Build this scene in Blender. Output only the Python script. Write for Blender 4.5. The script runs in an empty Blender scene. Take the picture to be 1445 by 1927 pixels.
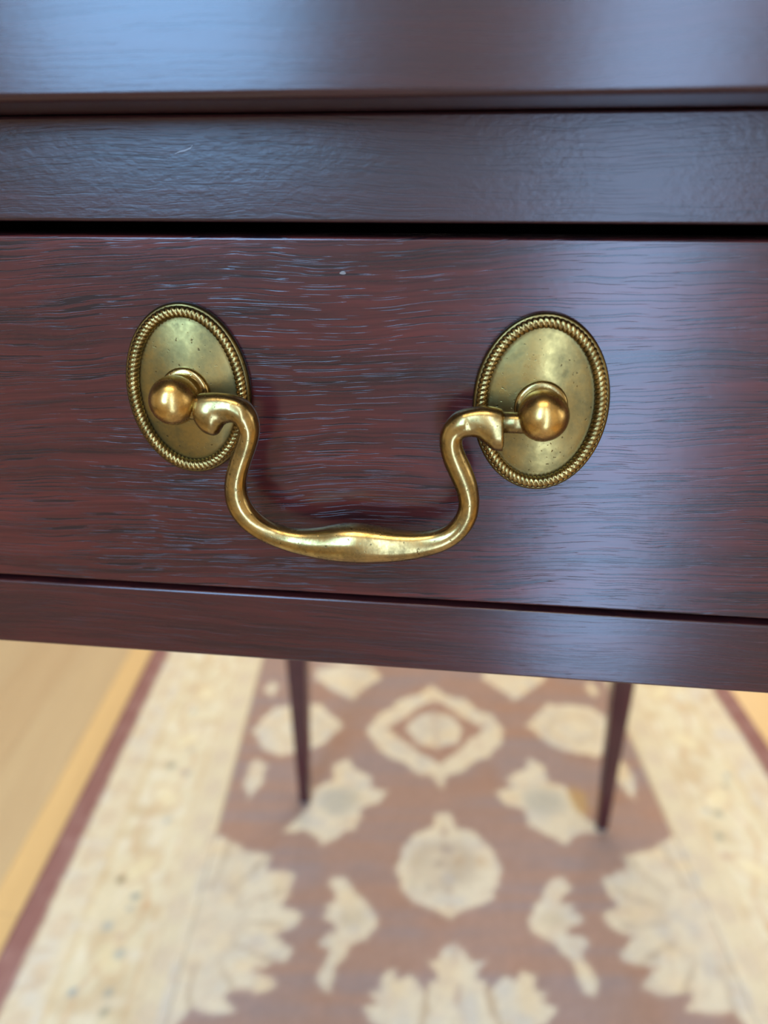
import bpy, bmesh, math, random
import numpy as np
from mathutils import Vector, Matrix

# ------------------------------------------------------------------ camera, world, lights, exposure
S = bpy.context.scene
COL = S.collection
PITCH = math.radians(22.959)
YAW = math.radians(6.858)
CAM_Y, CAM_Z = -0.1895, 0.868
K = 1.4                                          # size of the floor pattern
ZO = 0.248                                       # lift of the table case above its drawing heights
cam_data = bpy.data.cameras.new('camera')
cam = bpy.data.objects.new('camera', cam_data)
COL.objects.link(cam)
cam.location = (0.0, CAM_Y, CAM_Z)
cam.rotation_euler = (math.radians(90) - PITCH, 0.0, YAW)
cam_data.sensor_fit = 'VERTICAL'
cam_data.sensor_height = 36.0
cam_data.lens = 36.0 * 1447.0 / 1927.0
cam_data.clip_start = 0.01
cam_data.clip_end = 60.0
cam_data.dof.use_dof = True
cam_data.dof.focus_distance = 0.196
cam_data.dof.aperture_fstop = 27.03 / 3.3
S.camera = cam

S.view_settings.view_transform = 'Standard'
S.view_settings.look = 'None'
S.view_settings.gamma = 1.0
S.view_settings.use_curve_mapping = False
S.view_settings.exposure = 0.0
try:
    S.cycles.use_denoising = True
    S.cycles.max_bounces = 8
    S.cycles.sample_clamp_indirect = 6.0
except Exception:
    pass

world = bpy.data.worlds.new('world')
S.world = world
world.use_nodes = True
wn = world.node_tree.nodes['Background']
wn.inputs['Color'].default_value = (0.62, 0.78, 1.0, 1.0)
wn.inputs['Strength'].default_value = 1.0

# room extents (metres); the table front lies in the plane y = 0, the rug top in z = 0
RX0, RX1, RY0, RY1, RZ0, RZ1 = -2.6, 2.3, -1.02, 2.4, -0.007, 2.45
# openings of the wall behind the photographer: (x0, x1, z0, z1)
WIN_OPEN = (-0.64, -0.26, 0.93, 2.1)
DOOR_OPEN = (0.125, 0.31, 0.0, 2.1)
# opening of the right-hand wall and of the far wall
SIDE_OPEN = (-0.6, 1.3, 0.7, 2.1)          # y0, y1, z0, z1 in wall_right
FAR_OPEN = (-0.9, 1.1, 0.75, 2.1)          # x0, x1, z0, z1 in wall_back

def daylight(name, loc, rot, sx, sy, power, colour):
    d = bpy.data.lights.new(name, 'AREA')
    d.shape = 'RECTANGLE'
    d.size, d.size_y = sx, sy
    d.energy = power
    d.color = colour
    o = bpy.data.objects.new(name, d)
    o.location = loc
    o.rotation_euler = rot
    COL.objects.link(o)
    return o

def mid(a, b):
    return (a + b) / 2

R90 = math.radians(90)
COOL = (0.46, 0.68, 1.0)
WARM = (1.0, 0.86, 0.62)
daylight('window_daylight', (mid(*WIN_OPEN[:2]), RY0 + 0.01, mid(*WIN_OPEN[2:])), (R90, 0, 0),
         WIN_OPEN[1] - WIN_OPEN[0], WIN_OPEN[3] - WIN_OPEN[2], 28, (0.27, 0.57, 1.0))
daylight('door_daylight', (mid(*DOOR_OPEN[:2]), RY0 + 0.01, mid(*DOOR_OPEN[2:])), (R90, 0, 0),
         DOOR_OPEN[1] - DOOR_OPEN[0], DOOR_OPEN[3] - DOOR_OPEN[2], 18, (0.36, 0.58, 0.96))
daylight('side_daylight', (RX1 - 0.01, mid(*SIDE_OPEN[:2]), mid(*SIDE_OPEN[2:])), (R90, 0, R90),
         SIDE_OPEN[1] - SIDE_OPEN[0], SIDE_OPEN[3] - SIDE_OPEN[2], 19, (1.0, 0.90, 0.74))
daylight('far_daylight', (mid(*FAR_OPEN[:2]), RY1 - 0.01, mid(*FAR_OPEN[2:])), (-R90, 0, 0),
         FAR_OPEN[1] - FAR_OPEN[0], FAR_OPEN[3] - FAR_OPEN[2], 42, (1.0, 0.84, 0.62))

daylight('ceiling_lamp', (-0.15, -0.45, RZ1 - 0.02), (0, 0, 0), 0.9, 0.5, 17, (1.0, 0.82, 0.54))

# ------------------------------------------------------------------ helpers
def lin(r, g, b):
    def f(c):
        c /= 255.0
        return c / 12.92 if c <= 0.04045 else ((c + 0.055) / 1.055) ** 2.4
    return (f(r), f(g), f(b), 1.0)

def new_mat(name):
    m = bpy.data.materials.new(name)
    m.use_nodes = True
    nt = m.node_tree
    b = nt.nodes['Principled BSDF']
    return m, nt, b

def node(nt, kind, **kw):
    n = nt.nodes.new(kind)
    for k, v in kw.items():
        setattr(n, k, v)
    return n

def ramp(nt, fac, stops, interp='LINEAR'):
    r = nt.nodes.new('ShaderNodeValToRGB')
    r.color_ramp.interpolation = interp
    el = r.color_ramp.elements
    while len(el) < len(stops):
        el.new(0.5)
    for e, (p, c) in zip(el, stops):
        e.position = p
        e.color = c if len(c) == 4 else (*c, 1)
    nt.links.new(fac, r.inputs['Fac'])
    return r.outputs['Color']

def grey(v):
    return (v, v, v, 1)

def noise(nt, vec, scale, detail=2.0, rough=0.5, dist=0.0):
    n = nt.nodes.new('ShaderNodeTexNoise')
    n.inputs['Scale'].default_value = scale
    n.inputs['Detail'].default_value = detail
    n.inputs['Roughness'].default_value = rough
    n.inputs['Distortion'].default_value = dist
    nt.links.new(vec, n.inputs['Vector'])
    return n.outputs['Fac']

def mapping(nt, vec, scale=(1, 1, 1), rot=(0, 0, 0), loc=(0, 0, 0)):
    n = nt.nodes.new('ShaderNodeMapping')
    n.inputs['Scale'].default_value = scale
    n.inputs['Rotation'].default_value = rot
    n.inputs['Location'].default_value = loc
    nt.links.new(vec, n.inputs['Vector'])
    return n.outputs['Vector']

def mixc(nt, fac, a, b, blend='MIX'):
    n = nt.nodes.new('ShaderNodeMix')
    n.data_type = 'RGBA'
    n.blend_type = blend
    for s, i in ((fac, 0), (a, 6), (b, 7)):
        if hasattr(s, 'links'):
            nt.links.new(s, n.inputs[i])
        else:
            n.inputs[i].default_value = s
    return n.outputs[2]

def math_n(nt, op, a, b=0.0, clamp=False):
    n = nt.nodes.new('ShaderNodeMath')
    n.operation = op
    n.use_clamp = clamp
    for s, i in ((a, 0), (b, 1)):
        if hasattr(s, 'links'):
            nt.links.new(s, n.inputs[i])
        else:
            n.inputs[i].default_value = s
    return n.outputs[0]

def wood(name, axis='X', seed=(0, 0, 0), tilt=0.0, rough=0.21, pore=1.0, streak=1.0, peel=0.12, bump=0.30,
         light=(78, 29, 25), dark=(27, 13, 15)):
    """dark red stained mahogany: grain runs along `axis`"""
    m, nt, b = new_mat(name)
    tc = node(nt, 'ShaderNodeTexCoord').outputs['Object']
    rot = {'X': (0, tilt, 0), 'Z': (0, R90, 0), 'Y': (0, 0, R90)}[axis]
    v = mapping(nt, tc, rot=rot, loc=seed)
    # slow warp so the grain lines wander
    w1 = noise(nt, mapping(nt, v, (0.8, 0.8, 1.6)), 14, 1.0)
    w2 = noise(nt, mapping(nt, v, (1.0, 1.0, 1.5)), 90, 1.0)
    sh = math_n(nt, 'ADD', math_n(nt, 'MULTIPLY', math_n(nt, 'SUBTRACT', w1, 0.5), 0.010),
                math_n(nt, 'MULTIPLY', math_n(nt, 'SUBTRACT', w2, 0.5), 0.0012))
    cmb = node(nt, 'ShaderNodeCombineXYZ')
    nt.links.new(sh, cmb.inputs['Z'])
    add = node(nt, 'ShaderNodeVectorMath', operation='ADD')
    nt.links.new(v, add.inputs[0])
    nt.links.new(cmb.outputs[0], add.inputs[1])
    g = add.outputs[0]
    broad = noise(nt, mapping(nt, g, (9, 60, 130)), 1.0, 3.0, 0.55)
    fine = noise(nt, mapping(nt, g, (26, 300, 1300)), 1.0, 4.0, 0.65)
    base = ramp(nt, math_n(nt, 'ADD', math_n(nt, 'MULTIPLY', broad, 0.55), math_n(nt, 'MULTIPLY', fine, 0.45)),
                [(0.5 - 0.16 / streak, lin(*dark)), (0.5 + 0.14 / streak, lin(*light))])
    # open pores: thin dark dashes sunk into the lacquer, in bands
    p1 = noise(nt, mapping(nt, g, (46, 300, 2900)), 1.0, 0.6, 0.4)
    dens = noise(nt, mapping(nt, g, (12, 16, 90)), 1.0, 2.0)
    thr = math_n(nt, 'ADD', p1, math_n(nt, 'MULTIPLY', math_n(nt, 'SUBTRACT', dens, 0.5), 0.30))
    pm = ramp(nt, thr, [(0.60, grey(0)), (0.645, grey(1))])
    pm_s = math_n(nt, 'MULTIPLY', pm, 0.85 * pore, True)
    colr = mixc(nt, pm_s, base, lin(16, 10, 15))
    nt.links.new(colr, b.inputs['Base Color'])
    b.inputs['Roughness'].default_value = rough
    b.inputs['Specular IOR Level'].default_value = 0.5
    hf = math_n(nt, 'ADD', math_n(nt, 'MULTIPLY', pm, -bump * pore), math_n(nt, 'MULTIPLY', fine, 0.2))
    if peel:
        pl = noise(nt, mapping(nt, v, (480, 700, 900)), 1.0, 2.0)
        hf = math_n(nt, 'ADD', hf, math_n(nt, 'MULTIPLY', pl, peel))
    bp = node(nt, 'ShaderNodeBump')
    bp.inputs['Strength'].default_value = 0.5
    bp.inputs['Distance'].default_value = 0.00020
    nt.links.new(hf, bp.inputs['Height'])
    nt.links.new(bp.outputs[0], b.inputs['Normal'])
    return m

def brass(name, col=(196, 158, 84), tarn=(120, 104, 58), rough=(0.2, 0.36), bump=0.25, scale=120, pits=True):
    m, nt, b = new_mat(name)
    tc = node(nt, 'ShaderNodeTexCoord').outputs['Object']
    n1 = noise(nt, tc, scale, 4.0, 0.6)
    n2 = noise(nt, tc, scale * 6, 3.0, 0.6)
    f = math_n(nt, 'ADD', math_n(nt, 'MULTIPLY', n1, 0.7), math_n(nt, 'MULTIPLY', n2, 0.3))
    c = ramp(nt, f, [(0.36, lin(*tarn)), (0.60, lin(*col))])
    h = n2
    if pits:
        pv = noise(nt, mapping(nt, tc, loc=(3, 1, 2)), 1100, 1.0)
        pm = ramp(nt, pv, [(0.70, grey(0)), (0.75, grey(1))])
        c = mixc(nt, math_n(nt, 'MULTIPLY', pm, 0.7), c, lin(52, 38, 20))
        h = math_n(nt, 'SUBTRACT', math_n(nt, 'MULTIPLY', n2, 0.5), pm)
    # dark patina left in the recesses (stored with the mesh)
    pa = node(nt, 'ShaderNodeAttribute', attribute_name='patina')
    c = mixc(nt, pa.outputs['Fac'], c, lin(46, 36, 20))
    nt.links.new(c, b.inputs['Base Color'])
    b.inputs['Metallic'].default_value = 1.0
    r = nt.nodes.new('ShaderNodeMapRange')
    r.inputs['From Min'].default_value, r.inputs['From Max'].default_value = 0.35, 0.65
    r.inputs['To Min'].default_value, r.inputs['To Max'].default_value = rough[1], rough[0]
    nt.links.new(f, r.inputs['Value'])
    nt.links.new(r.outputs[0], b.inputs['Roughness'])
    bp = node(nt, 'ShaderNodeBump')
    bp.inputs['Strength'].default_value = bump
    bp.inputs['Distance'].default_value = 0.0002
    nt.links.new(h, bp.inputs['Height'])
    nt.links.new(bp.outputs[0], b.inputs['Normal'])
    return m

def paint(name, c, rough=0.7):
    m, nt, b = new_mat(name)
    tc = node(nt, 'ShaderNodeTexCoord').outputs['Object']
    f = noise(nt, tc, 3.0, 3.0)
    nt.links.new(mixc(nt, f, lin(*[x * 0.97 for x in c]), lin(*c)), b.inputs['Base Color'])
    b.inputs['Roughness'].default_value = rough
    return m

def link_mesh(name, me, mat, parent=None):
    o = bpy.data.objects.new(name, me)
    COL.objects.link(o)
    if mat:
        me.materials.append(mat)
    if parent:
        o.parent = parent
    return o

BASE = Vector((-0.0074, 0.3594, 0.0))           # base of the table
ROOT = BASE - Vector((0, 0, ZO))                # drawing heights of the case are lifted by ZO

def obj(name, bm, mat, parent=None, off=None, smooth=True):
    """one mesh object; vertices are given in world metres and stored relative to `off`"""
    if off is not None:
        bmesh.ops.translate(bm, verts=bm.verts, vec=-Vector(off))
    me = bpy.data.meshes.new(name)
    bm.to_mesh(me)
    bm.free()
    if smooth:
        for p in me.polygons:
            p.use_smooth = True
    return link_mesh(name, me, mat, parent)

def add_box(bm, x0, x1, y0, y1, z0, z1, bevel=0.0, seg=3):
    r = bmesh.ops.create_cube(bm, size=1.0)
    vs = r['verts']
    for v in vs:
        v.co = Vector((x0 + (v.co.x + .5) * (x1 - x0), y0 + (v.co.y + .5) * (y1 - y0), z0 + (v.co.z + .5) * (z1 - z0)))
    if bevel > 0:
        es = list({e for v in vs for e in v.link_edges})
        bmesh.ops.bevel(bm, geom=es, offset=bevel, segments=seg, profile=0.5, affect='EDGES', clamp_overlap=True)

def box(name, dims, mat, parent=None, bevel=0.0, off=None, seg=3):
    bm = bmesh.new()
    add_box(bm, *dims, bevel=bevel, seg=seg)
    o = obj(name, bm, mat, parent, off)
    if bevel > 0:
        md = o.modifiers.new('normals', 'WEIGHTED_NORMAL')
        md.keep_sharp = True
    return o

def loft(bm, rings, cap0=True, cap1=True, closed=False):
    vr = [[bm.verts.new(p) for p in r] for r in rings]
    n = len(vr[0])
    m = len(vr)
    for i in range(m if closed else m - 1):
        a, b = vr[i], vr[(i + 1) % m]
        for j in range(n):
            k = (j + 1) % n
            bm.faces.new((a[j], a[k], b[k], b[j]))
    if not closed:
        if cap0:
            bm.faces.new(list(reversed(vr[0])))
        if cap1:
            bm.faces.new(vr[-1])
    bmesh.ops.recalc_face_normals(bm, faces=bm.faces)
    return vr

def empty(name, loc, label=None, cat=None, group=None):
    o = bpy.data.objects.new(name, None)
    o.location = loc
    o.empty_display_size = 0.05
    COL.objects.link(o)
    if label:
        o['label'] = label
    if cat:
        o['category'] = cat
    if group:
        o['group'] = group
    return o

# ------------------------------------------------------------------ the room
M_wall = paint('wall_paint', (222, 216, 204))
M_ceil = paint('ceiling_paint', (240, 236, 226))
M_trim = paint('trim_paint', (236, 232, 222), 0.4)

def structure(o):
    o['kind'] = 'structure'
    return o

def wall_with_opening(name, axis, at, thick, a0, a1, openings):
    """a wall across x (axis 'x') or y (axis 'y') at position `at`, cut by openings (a0, a1, z0, z1)"""
    bm = bmesh.new()
    def add(p0, p1, z0, z1):
        if p1 - p0 < 1e-4 or z1 - z0 < 1e-4:
            return
        if axis == 'x':
            add_box(bm, p0, p1, min(at, at + thick), max(at, at + thick), z0, z1)
        else:
            add_box(bm, min(at, at + thick), max(at, at + thick), p0, p1, z0, z1)
    cur = a0
    for (o0, o1, z0, z1) in sorted(openings):
        add(cur, o0, RZ0, RZ1)
        add(o0, o1, RZ0, z0)
        add(o0, o1, z1, RZ1)
        cur = o1
    add(cur, a1, RZ0, RZ1)
    return structure(obj(name, bm, M_wall, smooth=False))

T = 0.12
wall_with_opening('wall_front', 'x', RY0, -T, RX0, RX1, [WIN_OPEN, DOOR_OPEN])
wall_with_opening('wall_back', 'x', RY1, T, RX0, RX1, [FAR_OPEN])
wall_with_opening('wall_right', 'y', RX1, T, RY0 - T, RY1 + T, [SIDE_OPEN])
wall_with_opening('wall_left', 'y', RX0, -T, RY0 - T, RY1 + T, [])
structure(box('ceiling', (RX0 - T, RX1 + T, RY0 - T, RY1 + T, RZ1, RZ1 + 0.1), M_ceil))

def frame_x(name, o4, y, bars_v, bars_h):
    x0, x1, z0, z1 = o4
    bm = bmesh.new()
    w = 0.045
    add_box(bm, x0, x0 + w, y - .09, y - .04, z0, z1)
    add_box(bm, x1 - w, x1, y - .09, y - .04, z0, z1)
    add_box(bm, x0 + w, x1 - w, y - .09, y - .04, z0, z0 + w)
    add_box(bm, x0 + w, x1 - w, y - .09, y - .04, z1 - w, z1)
    return structure(obj(name, bm, M_trim, smooth=False))

frame_x('window_1', WIN_OPEN, RY0, 1, 1)
frame_x('door_1', DOOR_OPEN, RY0, 0, 0)
frame_x('window_2', FAR_OPEN, RY1 + .13, 1, 1)

# ------------------------------------------------------------------ floor: boards laid along the rug
RUG_O = Vector((-0.0048 * K, CAM_Y + (0.3751 - CAM_Y) * K, 0.0))
RUG_A = math.radians(6.5845)
E_U = Vector((math.cos(RUG_A), math.sin(RUG_A), 0))
E_W = Vector((-math.sin(RUG_A), math.cos(RUG_A), 0))

def floor_mat(name, c, c2):
    m, nt, b = new_mat(name)
    tc = node(nt, 'ShaderNodeTexCoord').outputs['Object']
    f = noise(nt, mapping(nt, tc, (30, 3, 10)), 1.0, 4.0, 0.6)
    f2 = noise(nt, mapping(nt, tc, (240, 10, 10)), 1.0, 2.0)
    ff = math_n(nt, 'ADD', math_n(nt, 'MULTIPLY', f, .7), math_n(nt, 'MULTIPLY', f2, .3))
    nt.links.new(ramp(nt, ff, [(0.35, lin(*c2)), (0.65, lin(*c))]), b.inputs['Base Color'])
    b.inputs['Roughness'].default_value = 0.32
    return m

M_fl = [floor_mat('oak_tan', (192, 166, 126), (182, 154, 116)), floor_mat('oak_grey', (184, 162, 126), (174, 152, 118)),
        floor_mat('oak_yellow', (216, 182, 126), (206, 172, 118)), floor_mat('oak_pale', (194, 170, 130), (186, 160, 122))]
structure(box('floor', (RX0 - T, RX1 + T, RY0 - T, RY1 + T, -0.06, -0.022), floor_mat('subfloor', (120, 96, 66), (100, 80, 56))))
floor = bpy.data.objects['floor']
random.seed(4)
def board_mesh(w, l, mat):
    bm = bmesh.new()
    add_box(bm, -w / 2, w / 2, -l / 2, l / 2, -0.015, 0.0, bevel=0.0006, seg=1)
    me = bpy.data.meshes.new('plank')
    bm.to_mesh(me)
    bm.free()
    me.materials.append(mat)
    return me
BW = 0.0745 * K
edge = -0.4355 * K                                   # joint left of the yellow board beside the rug
board_lib = {}
for i in range(-24, 36):
    u0 = edge + i * BW
    uc = u0 + BW / 2
    if uc < -1.9 or uc > 2.1:
        continue
    # board joints along the row
    joints = [-3.2, -1.5 + 0.31 * (i % 4), -0.07 if i == 0 else 0.35 + 0.27 * ((i * 3) % 4), 1.9]
    for k in range(3):
        w0, w1 = joints[k], joints[k + 1]
        if i == 0 or uc > 0.35:
            mt = 2
        else:
            mt = (0, 3, 1, 0, 1, 3)[(i * 2 + k) % 6]
        key = (mt, round(w1 - w0, 3))
        if key not in board_lib:
            board_lib[key] = board_mesh(BW - 0.0006, w1 - w0 - 0.0006, M_fl[mt])
        o = bpy.data.objects.new('plank', board_lib[key])
        COL.objects.link(o)
        p = RUG_O + E_U * uc + E_W * ((w0 + w1) / 2)
        if not (RX0 + .1 < p.x < RX1 - .1):
            bpy.data.objects.remove(o)
            continue
        o.location = (p.x, p.y, -0.0068)
        o.rotation_euler = (0, 0, RUG_A)
        o.parent = floor

# ------------------------------------------------------------------ the rug
def srgb_lin(a):
    a = np.asarray(a, float) / 255.0
    return np.where(a <= 0.04045, a / 12.92, ((a + 0.055) / 1.055) ** 2.4)

rng = np.random.default_rng(7)
def vnoise(x, y, sx, sy, seed):
    """smooth value noise on arrays, cell size sx by sy"""
    r = np.random.default_rng(seed)
    tab = r.random((256, 256))
    gx, gy = x / sx + 1000.37, y / sy + 1000.71
    ix, iy = np.floor(gx).astype(int), np.floor(gy).astype(int)
    fx, fy = gx - ix, gy - iy
    fx, fy = fx * fx * (3 - 2 * fx), fy * fy * (3 - 2 * fy)
    g = lambda a, b: tab[a % 256, b % 256]
    return (g(ix, iy) * (1 - fx) + g(ix + 1, iy) * fx) * (1 - fy) + (g(ix, iy + 1) * (1 - fx) + g(ix + 1, iy + 1) * fx) * fy

# motif outlines on the rug, millimetres: u across from the axis, w along it (one half; mirrored)
POLY = dict(
    medallion=[(0, 303), (-16, 284), (-42, 271), (-59, 249), (-74, 237), (-84, 207), (-72, 177), (-57, 160), (-39, 151), (-26, 135), (-9, 129), (0, 108)],
    med_ring=[(0, 272), (-20, 256), (-36, 236), (-62, 213), (-40, 191), (-25, 173), (0, 150)],
    med_core=[(0, 245), (-23, 238), (-36, 213), (-27, 188), (0, 178)],
    rosette=[(0, 75), (-10, 72), (-11, 55), (-29, 46), (-44, 29), (-52, 0), (-46, -23), (-32, -40), (-14, -46), (0, -56)],
    leaf=[(-114, -8), (-100, -12), (-90, -27), (-79, -40), (-70, -54), (-71, -68), (-80, -78), (-92, -84), (-101, -99), (-105, -116), (-106, -128), (-112, -127), (-119, -116), (-117, -106), (-111, -97), (-112, -88), (-121, -82), (-118, -76), (-104, -71), (-105, -65), (-121, -55), (-111, -49), (-118, -43), (-106, -38), (-109, -30), (-117, -21)],
    crown=[(0, -82), (-10, -89), (-14, -98), (-26, -96), (-17, -108), (-15, -116), (-24, -118), (-25, -128), (-33, -118), (-41, -113), (-51, -114), (-54, -107), (-67, -112), (-64, -122), (-76, -127), (-67, -134), (-78, -140), (-70, -152), (-50, -166), (0, -166)],
    palmette=[(-247, 44), (-236, 44), (-221, 33), (-205, 23), (-175, 16), (-178, 0), (-150, -9), (-153, -31), (-157, -42), (-138, -51), (-140, -62), (-162, -75), (-143, -90), (-147, -98), (-174, -105), (-154, -120), (-166, -127), (-195, -125), (-185, -143), (-202, -145), (-221, -139), (-232, -160), (-250, -166)],
    flower=[(-170, 48), (-157, 62), (-145, 81), (-141, 112), (-122, 122), (-122, 145), (-108, 158), (-97, 141), (-77, 127), (-80, 110), (-58, 104), (-70, 87), (-86, 81), (-90, 54), (-105, 43), (-124, 31), (-141, 46)],
    diamond=[(-226, 206), (-218, 231), (-206, 254), (-177, 263), (-147, 262), (-114, 220), (-133, 187), (-155, 171), (-188, 162), (-209, 177)],
    upper=[(-159, 340), (-119, 352), (-78, 341), (-67, 322), (-88, 296), (-107, 271), (-134, 292), (-157, 318)],
    sprig=[(-214, 158), (-200, 147), (-202, 120), (-212, 94), (-221, 115), (-221, 140)],
    upper_bud=[(-225, 290), (-214, 312), (-207, 300), (-212, 276)],
)

def poly_cov(px, py, poly, soft=2.2):
    """coverage 0..1 of points by a polygon, softened over `soft` mm"""
    P = np.array(poly, float)
    out = np.zeros(px.shape)
    m = (px > P[:, 0].min() - 6) & (px < P[:, 0].max() + 6) & (py > P[:, 1].min() - 6) & (py < P[:, 1].max() + 6)
    x, y = px[m], py[m]
    inside = np.zeros(x.shape, bool)
    d2 = np.full(x.shape, 1e9)
    for (ax, ay), (bx, by) in zip(P, np.roll(P, -1, axis=0)):
        c = ((ay > y) != (by > y)) & (x < (bx - ax) * (y - ay) / ((by - ay) if by != ay else 1e-9) + ax)
        inside ^= c
        ex, ey = bx - ax, by - ay
        t = np.clip(((x - ax) * ex + (y - ay) * ey) / (ex * ex + ey * ey + 1e-9), 0, 1)
        d2 = np.minimum(d2, (x - ax - t * ex) ** 2 + (y - ay - t * ey) ** 2)
    d = np.sqrt(d2) * np.where(inside, 1, -1)
    out[m] = np.clip(0.5 + d / (2 * soft), 0, 1)
    return out

def mix(c, col, f):
    return c + (np.asarray(col, float) - c) * f[:, None]

def rug_colour(u, w):
    # the pattern folds over along the rug: mirrored about w = -166 and w = 352
    t = np.mod(w + 166, 1036)
    wf = np.where(t > 518, 1036 - t, t) - 166
    a = -np.abs(u)
    j1 = (vnoise(u, w, 9, 9, 1) - .5) * 5
    j2 = (vnoise(u, w, 9, 9, 2) - .5) * 5
    au, aw = a + j1, wf + j2
    n0 = vnoise(u, w, 160, 9, 3)           # streaks of the dye lots across the rug
    n1 = vnoise(u, w, 34, 22, 4)
    n2 = vnoise(u, w, 7, 7, 5)
    n3 = vnoise(u, w, 14, 14, 6)
    n4 = vnoise(u, w, 22, 18, 8)
    # field: madder brown, mauve where the dye has faded
    c = np.tile(np.array([168, 138, 123.0]), (len(u), 1))
    c = mix(c, (154, 138, 136), np.clip(n0 * 1.7 - .45, 0, 1) * .8)
    c = mix(c, (170, 132, 110), np.clip(n1 * 2 - 1.0, 0, 1) * .6)
    c = mix(c, (186, 152, 138), np.clip(n2 * 2 - 1.25, 0, 1) * .35)
    cream = np.tile(np.array([222, 211, 186.0]), (len(u), 1))
    cream = mix(cream, (204, 198, 186), np.clip(n3 * 2.2 - .9, 0, 1) * .8)
    cream = mix(cream, (226, 205, 168), np.clip(n4 * 2.4 - 1.2, 0, 1) * .7)
    cream = mix(cream, (206, 186, 164), np.clip(n2 * 2.2 - 1.3, 0, 1) * .6)
    for k in ('medallion', 'rosette', 'leaf', 'crown', 'palmette', 'flower', 'diamond', 'upper', 'sprig', 'upper_bud'):
        f = poly_cov(au, aw, POLY[k])
        c = c + (cream - c) * f[:, None]
    # insides of the motifs
    ring = poly_cov(au, aw, POLY['med_ring']) * (1 - poly_cov(au, aw, POLY['med_core']))
    c = mix(c, (166, 132, 116), ring * .95)
    core = np.clip(1 - np.hypot(au / 24, (aw - 214) / 20), 0, 1)
    c = mix(c, (198, 188, 172), np.clip(core * 1.6, 0, 1) * .6)
    rr = np.hypot(au / 40, (aw - 4) / 34)
    c = mix(c, (194, 180, 158), np.clip((1 - rr) * 4, 0, 1) * (.35 + .6 * np.clip(n3 * 2 - .7, 0, 1)))
    for cx_, cy_, r_, col in ((-9, 6, 8, (166, 150, 136)), (2, 24, 10, (170, 156, 148)), (14, 12, 9, (192, 166, 136)), (33, 10, 8, (196, 168, 136)), (-32, 8, 9, (198, 184, 158)),
                              (0, -12, 10, (182, 178, 176)), (-18, -22, 9, (190, 182, 166)), (-34, -16, 6, (200, 188, 160))):
        f = np.clip((1 - np.hypot(u + j2 - cx_, aw - cy_) / r_) * 1.5, 0, 1)
        c = mix(c, col, f * .6)
    pet = np.hypot((au + 225) / 52, (aw + 62) / 70)
    vein = np.clip(1 - np.abs(np.sin(np.arctan2(aw + 62, au + 232) * 6.5)) * 3.2, 0, 1) * (pet < 1.4) * (pet > .55) * (a > -232)
    c = mix(c, (178, 160, 136), vein * .7 * poly_cov(au, aw, POLY['palmette']))
    inner = np.clip(1 - np.abs(pet - .62) * 7, 0, 1) * (a > -240)
    c = mix(c, (192, 178, 160), inner * .4 * (.4 + n4))
    heart = np.clip((.45 - pet) * 5, 0, 1) * (a > -238)
    c = mix(c, (206, 196, 180), heart * .4 * (.3 + n3))
    fl = np.hypot((au + 112) / 30, (aw - 92) / 26)
    c = mix(c, (178, 176, 164), np.clip((1 - fl) * 1.8, 0, 1) * .7)
    c = mix(c, (196, 160, 96), np.clip((1 - np.hypot((au + 150) / 14, (aw - 92) / 26)) * 2, 0, 1) * .6 * (u > 0))
    lf = np.hypot((au + 92) / 14, (aw + 56) / 12)
    c = mix(c, (200, 186, 158), np.clip((1 - lf) * 2, 0, 1) * .6)
    cl = np.clip(1 - np.abs(au + 27 - (aw + 135) * .18) / 3.5, 0, 1) * (aw < -120)
    c = mix(c, (176, 152, 124), cl * .8)
    dd = np.abs(np.hypot((au + 170) / 40, (aw - 214) / 34) - .72)
    c = mix(c, (204, 184, 152), np.clip(1 - dd * 7, 0, 1) * .6)
    # borders
    b = -a
    bm_ = np.clip((b - 236) / 2.5, 0, 1)
    bc = np.tile(np.array([226, 216, 186.0]), (len(u), 1))
    bc = mix(bc, (206, 186, 152), np.clip(n4 * 2.4 - 1.1, 0, 1) * .7)
    bc = mix(bc, (232, 226, 206), np.clip(n3 * 2.4 - 1.3, 0, 1) * .8)
    ph = np.mod(w, 96) / 96
    scroll = 303 + 17 * np.sin(2 * math.pi * w / 192)
    sc = np.clip(1 - np.abs(b + j1 - scroll) / 4.0, 0, 1)
    bc = mix(bc, (206, 176, 140), sc * .7)
    fw = np.mod(w + 48, 96) - 48
    fc = 303 - 14 * np.sin(2 * math.pi * w / 192)
    fr = np.hypot((b - fc) / 19, fw / 24)
    bc = mix(bc, (216, 194, 158), np.clip(1 - np.abs(fr - .8) * 5, 0, 1) * .75)
    bc = mix(bc, (234, 222, 184), np.clip((.7 - fr) * 3, 0, 1) * .8)
    rs = np.random.default_rng(11)
    for _ in range(150):
        bu, bw_ = rs.uniform(276, 332), rs.uniform(-1050, 850)
        s_ = rs.choice([-1, 1])
        f = np.clip((1 - np.hypot(u * s_ - bu, w - bw_) / rs.uniform(4, 7)) * 2, 0, 1)
        bc = mix(bc, [(150, 152, 138), (176, 184, 182), (206, 170, 132), (196, 166, 142)][rs.integers(4)], f * .75)
    for (bu, bw_, r_, col) in ((-318, -14, 5, (120, 122, 104)), (-299, -33, 4.5, (150, 158, 156)), (-322, -128, 5, (150, 164, 170)), (-292, -128, 5, (160, 166, 162))):
        f = np.clip((1 - np.hypot(u - bu, w - bw_) / r_) * 2, 0, 1)
        bc = mix(bc, col, f * .85)
    g1 = np.clip((b - 339) / 2, 0, 1)
    gc = np.tile(np.array([224, 213, 186.0]), (len(u), 1))
    gd = np.hypot((b - 358) / 12, (np.mod(w, 44) - 22) / 15)
    gc = mix(gc, (212, 194, 168), np.clip((1.1 - gd) * 2, 0, 1) * .6)
    gc = mix(gc, (214, 210, 200), np.clip(n3 * 2.4 - 1.2, 0, 1) * .6)
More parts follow.
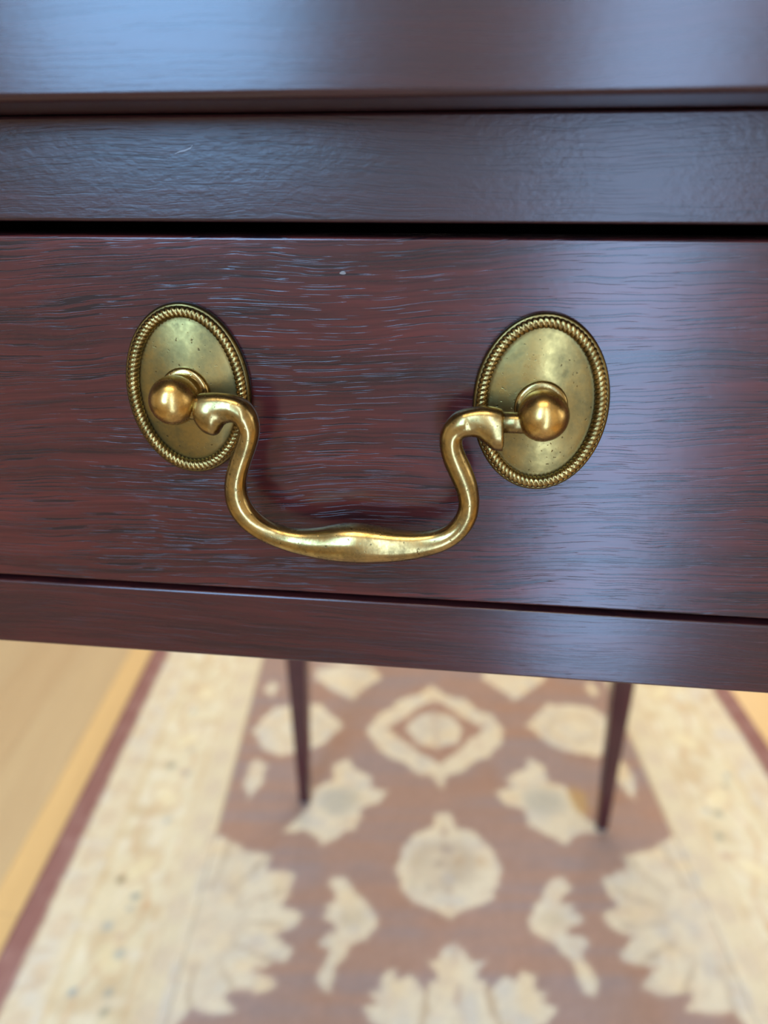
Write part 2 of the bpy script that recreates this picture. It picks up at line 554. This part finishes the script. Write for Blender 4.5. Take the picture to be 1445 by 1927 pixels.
    gc = mix(gc, (202, 178, 146), np.clip(n2 * 2.4 - 1.5, 0, 1) * .7)
    bc = bc + (gc - bc) * g1[:, None]
    g2 = np.clip((270 - b) / 2, 0, 1)
    hd = np.hypot((b - 254) / 11, (np.mod(w + 20, 52) - 26) / 18)
    hc = mix(np.tile(np.array([222, 210, 180.0]), (len(u), 1)), (210, 194, 172), np.clip((1.1 - hd) * 2, 0, 1) * .6)
    bc = bc + (hc - bc) * g2[:, None]
    for at_, wd, col, st in ((338, 3.0, (206, 178, 132), .55), (272, 3.0, (204, 172, 134), .5), (240, 2.5, (214, 190, 150), .5), (264, 2.0, (206, 180, 150), .35)):
        f = np.clip(1 - np.abs(b + j1 * .4 - at_) / wd, 0, 1)
        bc = mix(bc, col, f * st * (.5 + n1))
    c = c + (bc - c) * (bm_ * (1 - poly_cov(au, aw, POLY['palmette']) * (b < 246)))[:, None]
    ed = np.clip((b - 374 + j1 * .3) / 2.5, 0, 1)
    ec = mix(np.tile(np.array([146, 106, 100.0]), (len(u), 1)), (166, 132, 126), np.clip(n3 * 2 - .8, 0, 1) * .6)
    c = c + (ec - c) * ed[:, None]
    c = c * (0.97 + 0.06 * vnoise(u, w, 3.2, 3.2, 9))[:, None]
    return srgb_lin(c)

m_rug, nt, bs = new_mat('wool_pile')
at_n = node(nt, 'ShaderNodeAttribute', attribute_name='dye')
tc = node(nt, 'ShaderNodeTexCoord').outputs['Object']
knots = noise(nt, mapping(nt, tc, (700, 500, 500)), 1.0, 2.0)
nt.links.new(mixc(nt, 0.18, at_n.outputs['Color'], mixc(nt, knots, at_n.outputs['Color'], (0, 0, 0, 1)), 'MIX'), bs.inputs['Base Color'])
bs.inputs['Roughness'].default_value = 0.95
bs.inputs['Specular IOR Level'].default_value = 0.1
bp = node(nt, 'ShaderNodeBump')
bp.inputs['Strength'].default_value = 0.5
bp.inputs['Distance'].default_value = 0.0015
nt.links.new(knots, bp.inputs['Height'])
nt.links.new(bp.outputs[0], bs.inputs['Normal'])

rug = empty('rug', RUG_O - Vector((0, 0, 0.0065)),
            'long patterned rug with a brown field, cream floral motifs and cream borders, under the table', 'rug')
rug.rotation_euler = (0, 0, RUG_A)
W0, W1, RT = -1050.0, 850.0, 6.5

def rug_part(name, u0, u1, step_u=3.2, step_w=3.6, label=None):
    nu = max(2, int(round((u1 - u0) / step_u)) + 1)
    nw = int(round((W1 - W0) / step_w)) + 1
    U, Wd = np.meshgrid(np.linspace(u0, u1, nu), np.linspace(W0, W1, nw))
    u, w = U.ravel(), Wd.ravel()
    z = RT - 0.4 + 0.4 * vnoise(u, w, 6, 6, 21)
    ce = np.minimum(400.5 - np.abs(u), np.minimum(w - W0, W1 - w))
    z = z - np.clip(3.0 - ce, 0, 3) * .8
    co = np.stack([u * K, w * K, z], 1) / 1000.0
    idx = np.arange(nu * nw).reshape(nw, nu)
    q = np.stack([idx[:-1, :-1], idx[:-1, 1:], idx[1:, 1:], idx[1:, :-1]], -1).reshape(-1, 4)
    # skirt down to the floor all round
    per = np.concatenate([idx[0, :], idx[1:, -1], idx[-1, -2::-1], idx[-2:0:-1, 0]])
    low = co[per].copy()
    low[:, 2] = 0.0
    n0 = len(co)
    ids = n0 + np.arange(len(per))
    nx = np.roll(np.arange(len(per)), -1)
    sk = np.stack([per, ids, ids[nx], per[nx]], -1)
    col = rug_colour(u, w)
    allco = np.concatenate([co, low])
    allq = np.concatenate([q, sk])
    col = np.concatenate([col, col[per]])
    me = bpy.data.meshes.new(name)
    me.vertices.add(len(allco))
    me.vertices.foreach_set('co', allco.ravel())
    me.loops.add(allq.size)
    me.loops.foreach_set('vertex_index', allq.ravel())
    me.polygons.add(len(allq))
    me.polygons.foreach_set('loop_start', np.arange(0, allq.size, 4))
    me.update(calc_edges=True)
    ca = me.attributes.new('dye', 'FLOAT_COLOR', 'POINT')
    ca.data.foreach_set('color', np.concatenate([col, np.ones((len(col), 1))], 1).ravel())
    o = link_mesh(name, me, m_rug, rug)
    if label:
        o['label'] = label
    return o

rug_part('field', -238, 238, label='brown rug field with cream flowers, leaves and medallion')
rug_part('border', -375, -238, label='cream floral border along the left of the field')
rug_part('border', 238, 375, label='cream floral border along the right of the field')
rug_part('edge_band', -400, -375, label='narrow mauve band along the left edge')
rug_part('edge_band', 375, 401, label='narrow mauve band along the right edge')

# ------------------------------------------------------------------ the table
M_draw = wood('mahogany_drawer', 'X', (0, 0, 0), math.radians(2.6), pore=1.0)
M_rail = wood('mahogany_rail', 'X', (0.7, 0.2, 0.35), 0.0, rough=0.29, pore=0.45, streak=.7, peel=0.5, bump=0.3, light=(58, 25, 23), dark=(32, 17, 19))
M_low = wood('mahogany_lower_rail', 'X', (1.7, 0.6, 0.15), math.radians(-0.5), pore=0.5, streak=1.1, light=(62, 24, 22), dark=(26, 13, 16))
M_top = wood('mahogany_top', 'X', (2.7, 0.4, 0.75), 0.0, rough=0.21, pore=0.15, streak=.6, light=(54, 24, 22), dark=(36, 18, 19))
M_leg = wood('mahogany_leg', 'Z', (0.2, 0.9, 0.1), 0.0, pore=0.5, light=(90, 48, 50), dark=(60, 34, 40))
M_dark = paint('unfinished_inside', (60, 36, 26), 0.9)

table = empty('side_table', BASE, 'dark red mahogany side table with one brass-handled drawer, standing on the rug', 'table')
LX0, LX1, LYF, LYB = -0.2290, 0.2142, 0.0157, 0.7030
LH = 0.0157
RXA, RXB = LX0 + LH, LX1 - LH                     # faces of the front legs towards the drawer

# top with softened edges
bm = bmesh.new()
prof = []
add_box(bm, -0.275, 0.260, -0.0285, 0.748, 0.6353, 0.6585)
es = [e for e in bm.edges]
bmesh.ops.bevel(bm, geom=es, offset=0.0016, segments=4, profile=0.5, affect='EDGES')
o = obj('tabletop', bm, M_top, table, ROOT)
o.modifiers.new('normals', 'WEIGHTED_NORMAL')

rail = box('top_rail', (RXA, RXB, 0.0, 0.022, 0.6121, 0.6352), M_rail, table, 0.0009, ROOT)
low = box('bottom_rail', (RXA, RXB, 0.0, 0.022, 0.4893, 0.5112), M_low, table, 0.0008, ROOT)
for (a, b) in ((LX0 - .012, LX0 + .004), (LX1 - .004, LX1 + .012)):
    box('apron', (a, b, LYF + LH + .0002, LYB - LH - .0002, 0.4893, 0.6349), M_low, table, 0.0005, ROOT)
box('apron', (RXA, RXB, LYB - .004, LYB + .012, 0.4893, 0.6349), M_low, table, 0.0005, ROOT)
box('light_block_panel', (LX0 + .0145, LX1 - .0145, 0.0222, LYB - .0045, 0.493, 0.499), M_dark, table, 0.0, ROOT)  # unseen panel, added to keep light from leaking through the drawer gaps

def leg(x, y):
    bm = bmesh.new()
    rings = []
    for z, s in ((0.0040, 0.0160), (0.25, 0.0272), (0.36, 0.0312), (0.40, 0.0314), (0.6349 + ZO, 0.0314)):
        h = s / 2
        c = min(0.0012, h * .2)
        rings.append([Vector((x + px, y + py, z)) for px, py in
                      ((-h + c, -h), (h - c, -h), (h, -h + c), (h, h - c), (h - c, h), (-h + c, h), (-h, h - c), (-h, -h + c))])
    loft(bm, rings)
    o = obj('leg', bm, M_leg, table, BASE, smooth=False)
    bm = bmesh.new()
    bmesh.ops.create_cone(bm, cap_ends=True, segments=20, radius1=0.0085, radius2=0.0080, depth=0.0040,
                          matrix=Matrix.Translation((x, y, 0.0020)))
    g = obj('foot_pad', bm, M_glide, o, BASE, smooth=False)
    g['label'] = 'small grey foot pad'
    return o
M_glide = paint('glide_grey', (96, 108, 116), 0.4)
for x in (LX0, LX1):
    for y in (LYF, LYB):
        leg(x, y)

# a pale scratch on the top rail
def sliver(name, pts, width, mat, parent):
    bm = bmesh.new()
    n = len(pts)
    top, bot = [], []
    for i, (x, z) in enumerate(pts):
        w_ = width * math.sin(math.pi * (i + .35) / (n - .3))
        top.append(bm.verts.new((x, -0.00006, z + w_ / 2)))
        bot.append(bm.verts.new((x, -0.00006, z - w_ / 2)))
    for i in range(n - 1):
        bm.faces.new((bot[i], bot[i + 1], top[i + 1], top[i]))
    return obj(name, bm, mat, parent, ROOT)
M_scr = paint('scratched_lacquer', (150, 158, 166), 0.6)
sc = sliver('scratch', [(-.0717, .6269), (-.0704, .6274), (-.0692, .6276), (-.0678, .6281), (-.0672, .6287)], 0.00032, M_scr, rail)
sc['label'] = 'short pale scratch in the lacquer'

# ------------------------------------------------------------------ drawer and its pull
drawer = box('drawer', (RXA + .0012, RXB - .0012, 0.0, 0.018, 0.5130, 0.6090), M_draw, table, 0.0008, ROOT)
drawer['label'] = 'drawer front of dark grained mahogany'
bx = bmesh.new()
for d in ((RXA + .006, RXA + .016, 0.018, 0.60, 0.5165, 0.600), (RXB - .016, RXB - .006, 0.018, 0.60, 0.5165, 0.600),
          (RXA + .016, RXB - .016, 0.59, 0.60, 0.5165, 0.600), (RXA + .016, RXB - .016, 0.018, 0.59, 0.5180, 0.523)):
    add_box(bx, *d)
obj('drawer_box', bx, M_dark, drawer, ROOT, smooth=False)
chip = sliver('scratch', [(-.0335, .6008), (-.0330, .6009), (-.0324, .6009), (-.0320, .6008)], 0.0008, paint('worn_spot', (110, 100, 92), .6), drawer)
chip['label'] = 'small worn grey spot'

M_brass = brass('brass_bail', (172, 146, 92), (116, 98, 60), (0.17, 0.31), 0.2, 160)
M_knob = brass('brass_knob', (196, 160, 94), (150, 120, 68), (0.20, 0.34), 0.12, 220, pits=False)
M_plate = brass('brass_plate', (146, 123, 72), (106, 93, 56), (0.26, 0.42), 0.25, 110)
M_rope = brass('brass_rope', (156, 130, 78), (102, 84, 48), (0.22, 0.36), 0.15, 200, pits=False)

PLA, PLB = 0.01655, 0.02225                             # half width and half height of the oval plates
def ellipse(cx_, cz_, inset, y, n=128):
    return [Vector((cx_ + (PLA - inset) * math.cos(2 * math.pi * i / n), y, cz_ + (PLB - inset) * math.sin(2 * math.pi * i / n))) for i in range(n)]

def backplate(cx_, cz_):
    bm = bmesh.new()
    prof = [(0.0, -0.00005), (-0.0001, -0.0010), (0.0001, -0.0017), (0.0005, -0.0021), (0.0009, -0.0021), (0.0016, -0.0014),
            (0.0033, -0.0012), (0.0036, -0.0012), (0.0043, -0.0014), (0.0056, -0.0017), (0.0076, -0.0021), (0.0096, -0.0025), (0.0115, -0.0028), (0.0130, -0.0030)]
    rings = [ellipse(cx_, cz_, i, y) for i, y in prof]
    # blend the innermost rings towards a circle
    for k in range(len(prof) - 6, len(prof)):
        t = (k - (len(prof) - 7)) / 6.0
        rad = 0.0100 * (1 - t) + 0.0042 * t
        rr = []
        for i, p in enumerate(rings[k]):
            ang = 2 * math.pi * i / 128
            q = Vector((cx_ + rad * math.cos(ang), p.y, cz_ + rad * math.sin(ang)))
            rr.append(p.lerp(q, t * t))
        rings[k] = rr
    loft(bm, rings)
    o = obj('backplate', bm, M_plate, drawer, ROOT)
    pat = o.data.attributes.new('patina', 'FLOAT', 'POINT')
    val = [0.75, 0.7, 0.55, 0.35, 0.5, 0.8, 0.85, 0.45, 0.1] + [0.0] * 20
    pat.data.foreach_set('value', [val[min(i // 128, 20)] for i in range(len(o.data.vertices))])
    return o

def rope(cx_, cz_, twist):
    """raised rope moulding round the plate: a ring cut by slanting grooves"""
    bm = bmesh.new()
    N, per, mseg, r0 = 88, 8, 16, 0.00150
    n = N * per
    a_, b_ = PLA - 0.0021, PLB - 0.0021
    # even arc-length steps round the oval
    th = np.linspace(0, 2 * math.pi, 4001)
    ds = np.hypot(a_ * np.sin(th), b_ * np.cos(th))
    cum = np.concatenate([[0], np.cumsum((ds[1:] + ds[:-1]) / 2 * np.diff(th))])
    tt = np.interp(np.linspace(0, cum[-1], n, endpoint=False), cum, th)
    rings = []
    patina = []
    for i, t in enumerate(tt):
        c = Vector((cx_ + a_ * math.cos(t), -0.0017, cz_ + b_ * math.sin(t)))
        nrm = Vector((math.cos(t) / a_, 0, math.sin(t) / b_)).normalized()
        ring = []
        for j in range(mseg):
            ph = 2 * math.pi * j / mseg
            s = i / per + twist * ph / (2 * math.pi) * 3.0
            g = abs(math.sin(math.pi * s)) ** 0.45
            r_ = r0 * (0.72 + 0.31 * g)
            patina.append(max(0.0, 0.95 - g * 1.15))
            ring.append(c + nrm * (r_ * math.cos(ph)) + Vector((0, -1, 0)) * (r_ * math.sin(ph)))
        rings.append(ring)
    loft(bm, rings, closed=True)
    o = obj('rope_border', bm, M_rope, drawer, ROOT)
    pat = o.data.attributes.new('patina', 'FLOAT', 'POINT')
    pat.data.foreach_set('value', patina)
    return o

def lathe_y(bm, cx_, cz_, prof, n=40):
    """turn (y, radius) pairs about an axis along y"""
    rings = [[Vector((cx_ + r * math.cos(2 * math.pi * i / n), y, cz_ + r * math.sin(2 * math.pi * i / n))) for i in range(n)] for y, r in prof]
    loft(bm, rings)

KY = -0.0112                                             # distance of the knob centres from the drawer
def knob(cx_, cz_):
    bm = bmesh.new()
    prof = [(-0.0043, 0.0052), (-0.0052, 0.0051), (-0.0060, 0.0049)]
    R_, Ry = 0.0061, 0.0065
    for k in range(0, 17):
        ang = math.radians(48) + (math.pi - math.radians(48)) * k / 16.0
        prof.append((KY + Ry * math.cos(ang), max(R_ * math.sin(ang), 0.00002)))
    lathe_y(bm, cx_, cz_, prof)
    bc = bmesh.new()
    lathe_y(bc, cx_, cz_, [(-0.0018, 0.0063), (-0.0036, 0.0065), (-0.0042, 0.0062), (-0.0044, 0.0057), (-0.0045, 0.0050)])
    obj('knob_collar', bc, M_brass, drawer, ROOT)
    return obj('knob', bm, M_knob, drawer, ROOT)

KN = ((-0.0737, 0.5713), (0.0162, 0.5704))
for (kx, kz), tw in zip(KN, (1, 1)):
    backplate(kx, kz)
    rope(kx, kz, tw)
    knob(kx, kz)

# bail: two outlines in the plane y = KY, lofted with oval sections (millimetres: upper x, z, lower x, z)
BAIL = [(-68.09, 572.77, -67.9, 564.93), (-66.83, 573.2, -66.29, 563.2), (-65.2, 573.38, -63.45, 562.75), (-63.05, 573.45, -61.31, 565.44),
        (-59.85, 573.28, -59.35, 566.19), (-57.23, 572.7, -58.17, 565.69), (-55.04, 571.57, -57.7, 564.75), (-53.55, 570.02, -57.48, 564.07),
        (-52.72, 568.44, -57.64, 563.65), (-52.14, 565.08, -57.97, 562.95), (-52.58, 562.33, -58.47, 561.69), (-53.75, 559.09, -59.32, 559.57),
        (-55.35, 555.65, -60.85, 555.99), (-56.75, 551.59, -62.46, 551.62), (-57.04, 549.4, -62.87, 548.4), (-56.86, 546.19, -62.9, 544.71),
        (-55.79, 543.28, -61.75, 541.33), (-53.3, 540.41, -59.32, 537.67), (-49.18, 538.37, -54.69, 534.25), (-44.0, 537.43, -47.13, 531.43),
        (-38.08, 538.36, -39.49, 530.01), (-33.86, 539.93, -33.41, 529.44), (-28.74, 540.5, -28.06, 529.45), (-23.67, 539.73, -23.15, 529.74),
        (-18.47, 538.82, -16.89, 530.43), (-12.88, 538.53, -10.3, 532.04), (-7.9, 539.24, -4.09, 534.23), (-4.86, 541.03, -0.06, 538.04),
        (-2.83, 544.05, 2.51, 542.88), (-2.31, 547.67, 2.8, 547.92), (-3.48, 550.88, 1.91, 552.81), (-5.31, 554.57, 0.31, 556.61),
        (-6.96, 557.68, -1.09, 559.29), (-8.11, 561.72, -2.21, 561.54), (-8.21, 565.33, -2.53, 563.28), (-7.25, 567.35, -2.3, 563.82),
        (-5.79, 569.24, -1.93, 564.23), (-4.2, 570.6, -1.31, 564.52), (-2.1, 571.44, -0.17, 564.7), (0.62, 572.05, 1.36, 564.36),
        (2.85, 572.25, 3.2, 562.96), (4.72, 572.05, 5.05, 561.56), (6.61, 571.6, 7.21, 561.38)]
def bail():
    B = np.array(BAIL) / 1000.0
    # resample smoothly (Catmull-Rom)
    def cr(P, m=4):
        out = []
        n = len(P)
        for i in range(n - 1):
            p0, p1, p2, p3 = P[max(i - 1, 0)], P[i], P[i + 1], P[min(i + 2, n - 1)]
            for k in range(m):
                t = k / m
                out.append(.5 * (2 * p1 + (p2 - p0) * t + (2 * p0 - 5 * p1 + 4 * p2 - p3) * t * t + (3 * p1 - p0 - 3 * p2 + p3) * t ** 3))
        out.append(P[-1])
        return np.array(out)
    # light smoothing of the outlines, ends kept
    for _ in range(2):
        Bs = B.copy()
        Bs[7:-7] = .25 * B[6:-8] + .5 * B[7:-7] + .25 * B[8:-6]
        B = .4 * B + .6 * Bs
    C_ = cr(B)
    bm = bmesh.new()
    rings = []
    n = 28
    L = len(C_)
    for i, (ax, az, bx_, bz) in enumerate(C_):
        c = Vector(((ax + bx_) / 2, KY, (az + bz) / 2))
        h = Vector(((ax - bx_) / 2, 0, (az - bz) / 2))
        hl = h.length
        t = i / (L - 1)
        endw = max(0, 1 - min(t, 1 - t) / 0.10)
        rb = min(hl, 0.0031 + 0.45 * max(hl - 0.0031, 0)) if endw > 0 else hl * 0.98
        rb = rb * (1 - 0.12 * endw)
        rings.append([c + h * math.cos(2 * math.pi * k / n) + Vector((0, 1, 0)) * (rb * math.sin(2 * math.pi * k / n)) for k in range(n)])
    # slightly rounded end faces
    def shrink(ring, f, dx):
        c = sum(ring, Vector()) / len(ring)
        return [c + (p - c) * f + Vector((dx, 0, 0)) for p in ring]
    rings = [shrink(rings[0], .86, -.00035)] + rings + [shrink(rings[-1], .86, .00035)]
    loft(bm, rings)
    return obj('bail_handle', bm, M_brass, drawer, ROOT)
bail()

def pin(x0, x1, z):
    bm = bmesh.new()
    n = 24
    rings = [[Vector((x, KY + r * math.cos(2 * math.pi * k / n), z + r * math.sin(2 * math.pi * k / n))) for k in range(n)]
             for x, r in ((x0, 0.0025), (x1, 0.0025))]
    loft(bm, rings)
    return obj('pivot_pin', bm, M_brass, drawer, ROOT)
pin(-0.0737, -0.0640, 0.5690)
pin(0.0040, 0.0162, 0.5684)
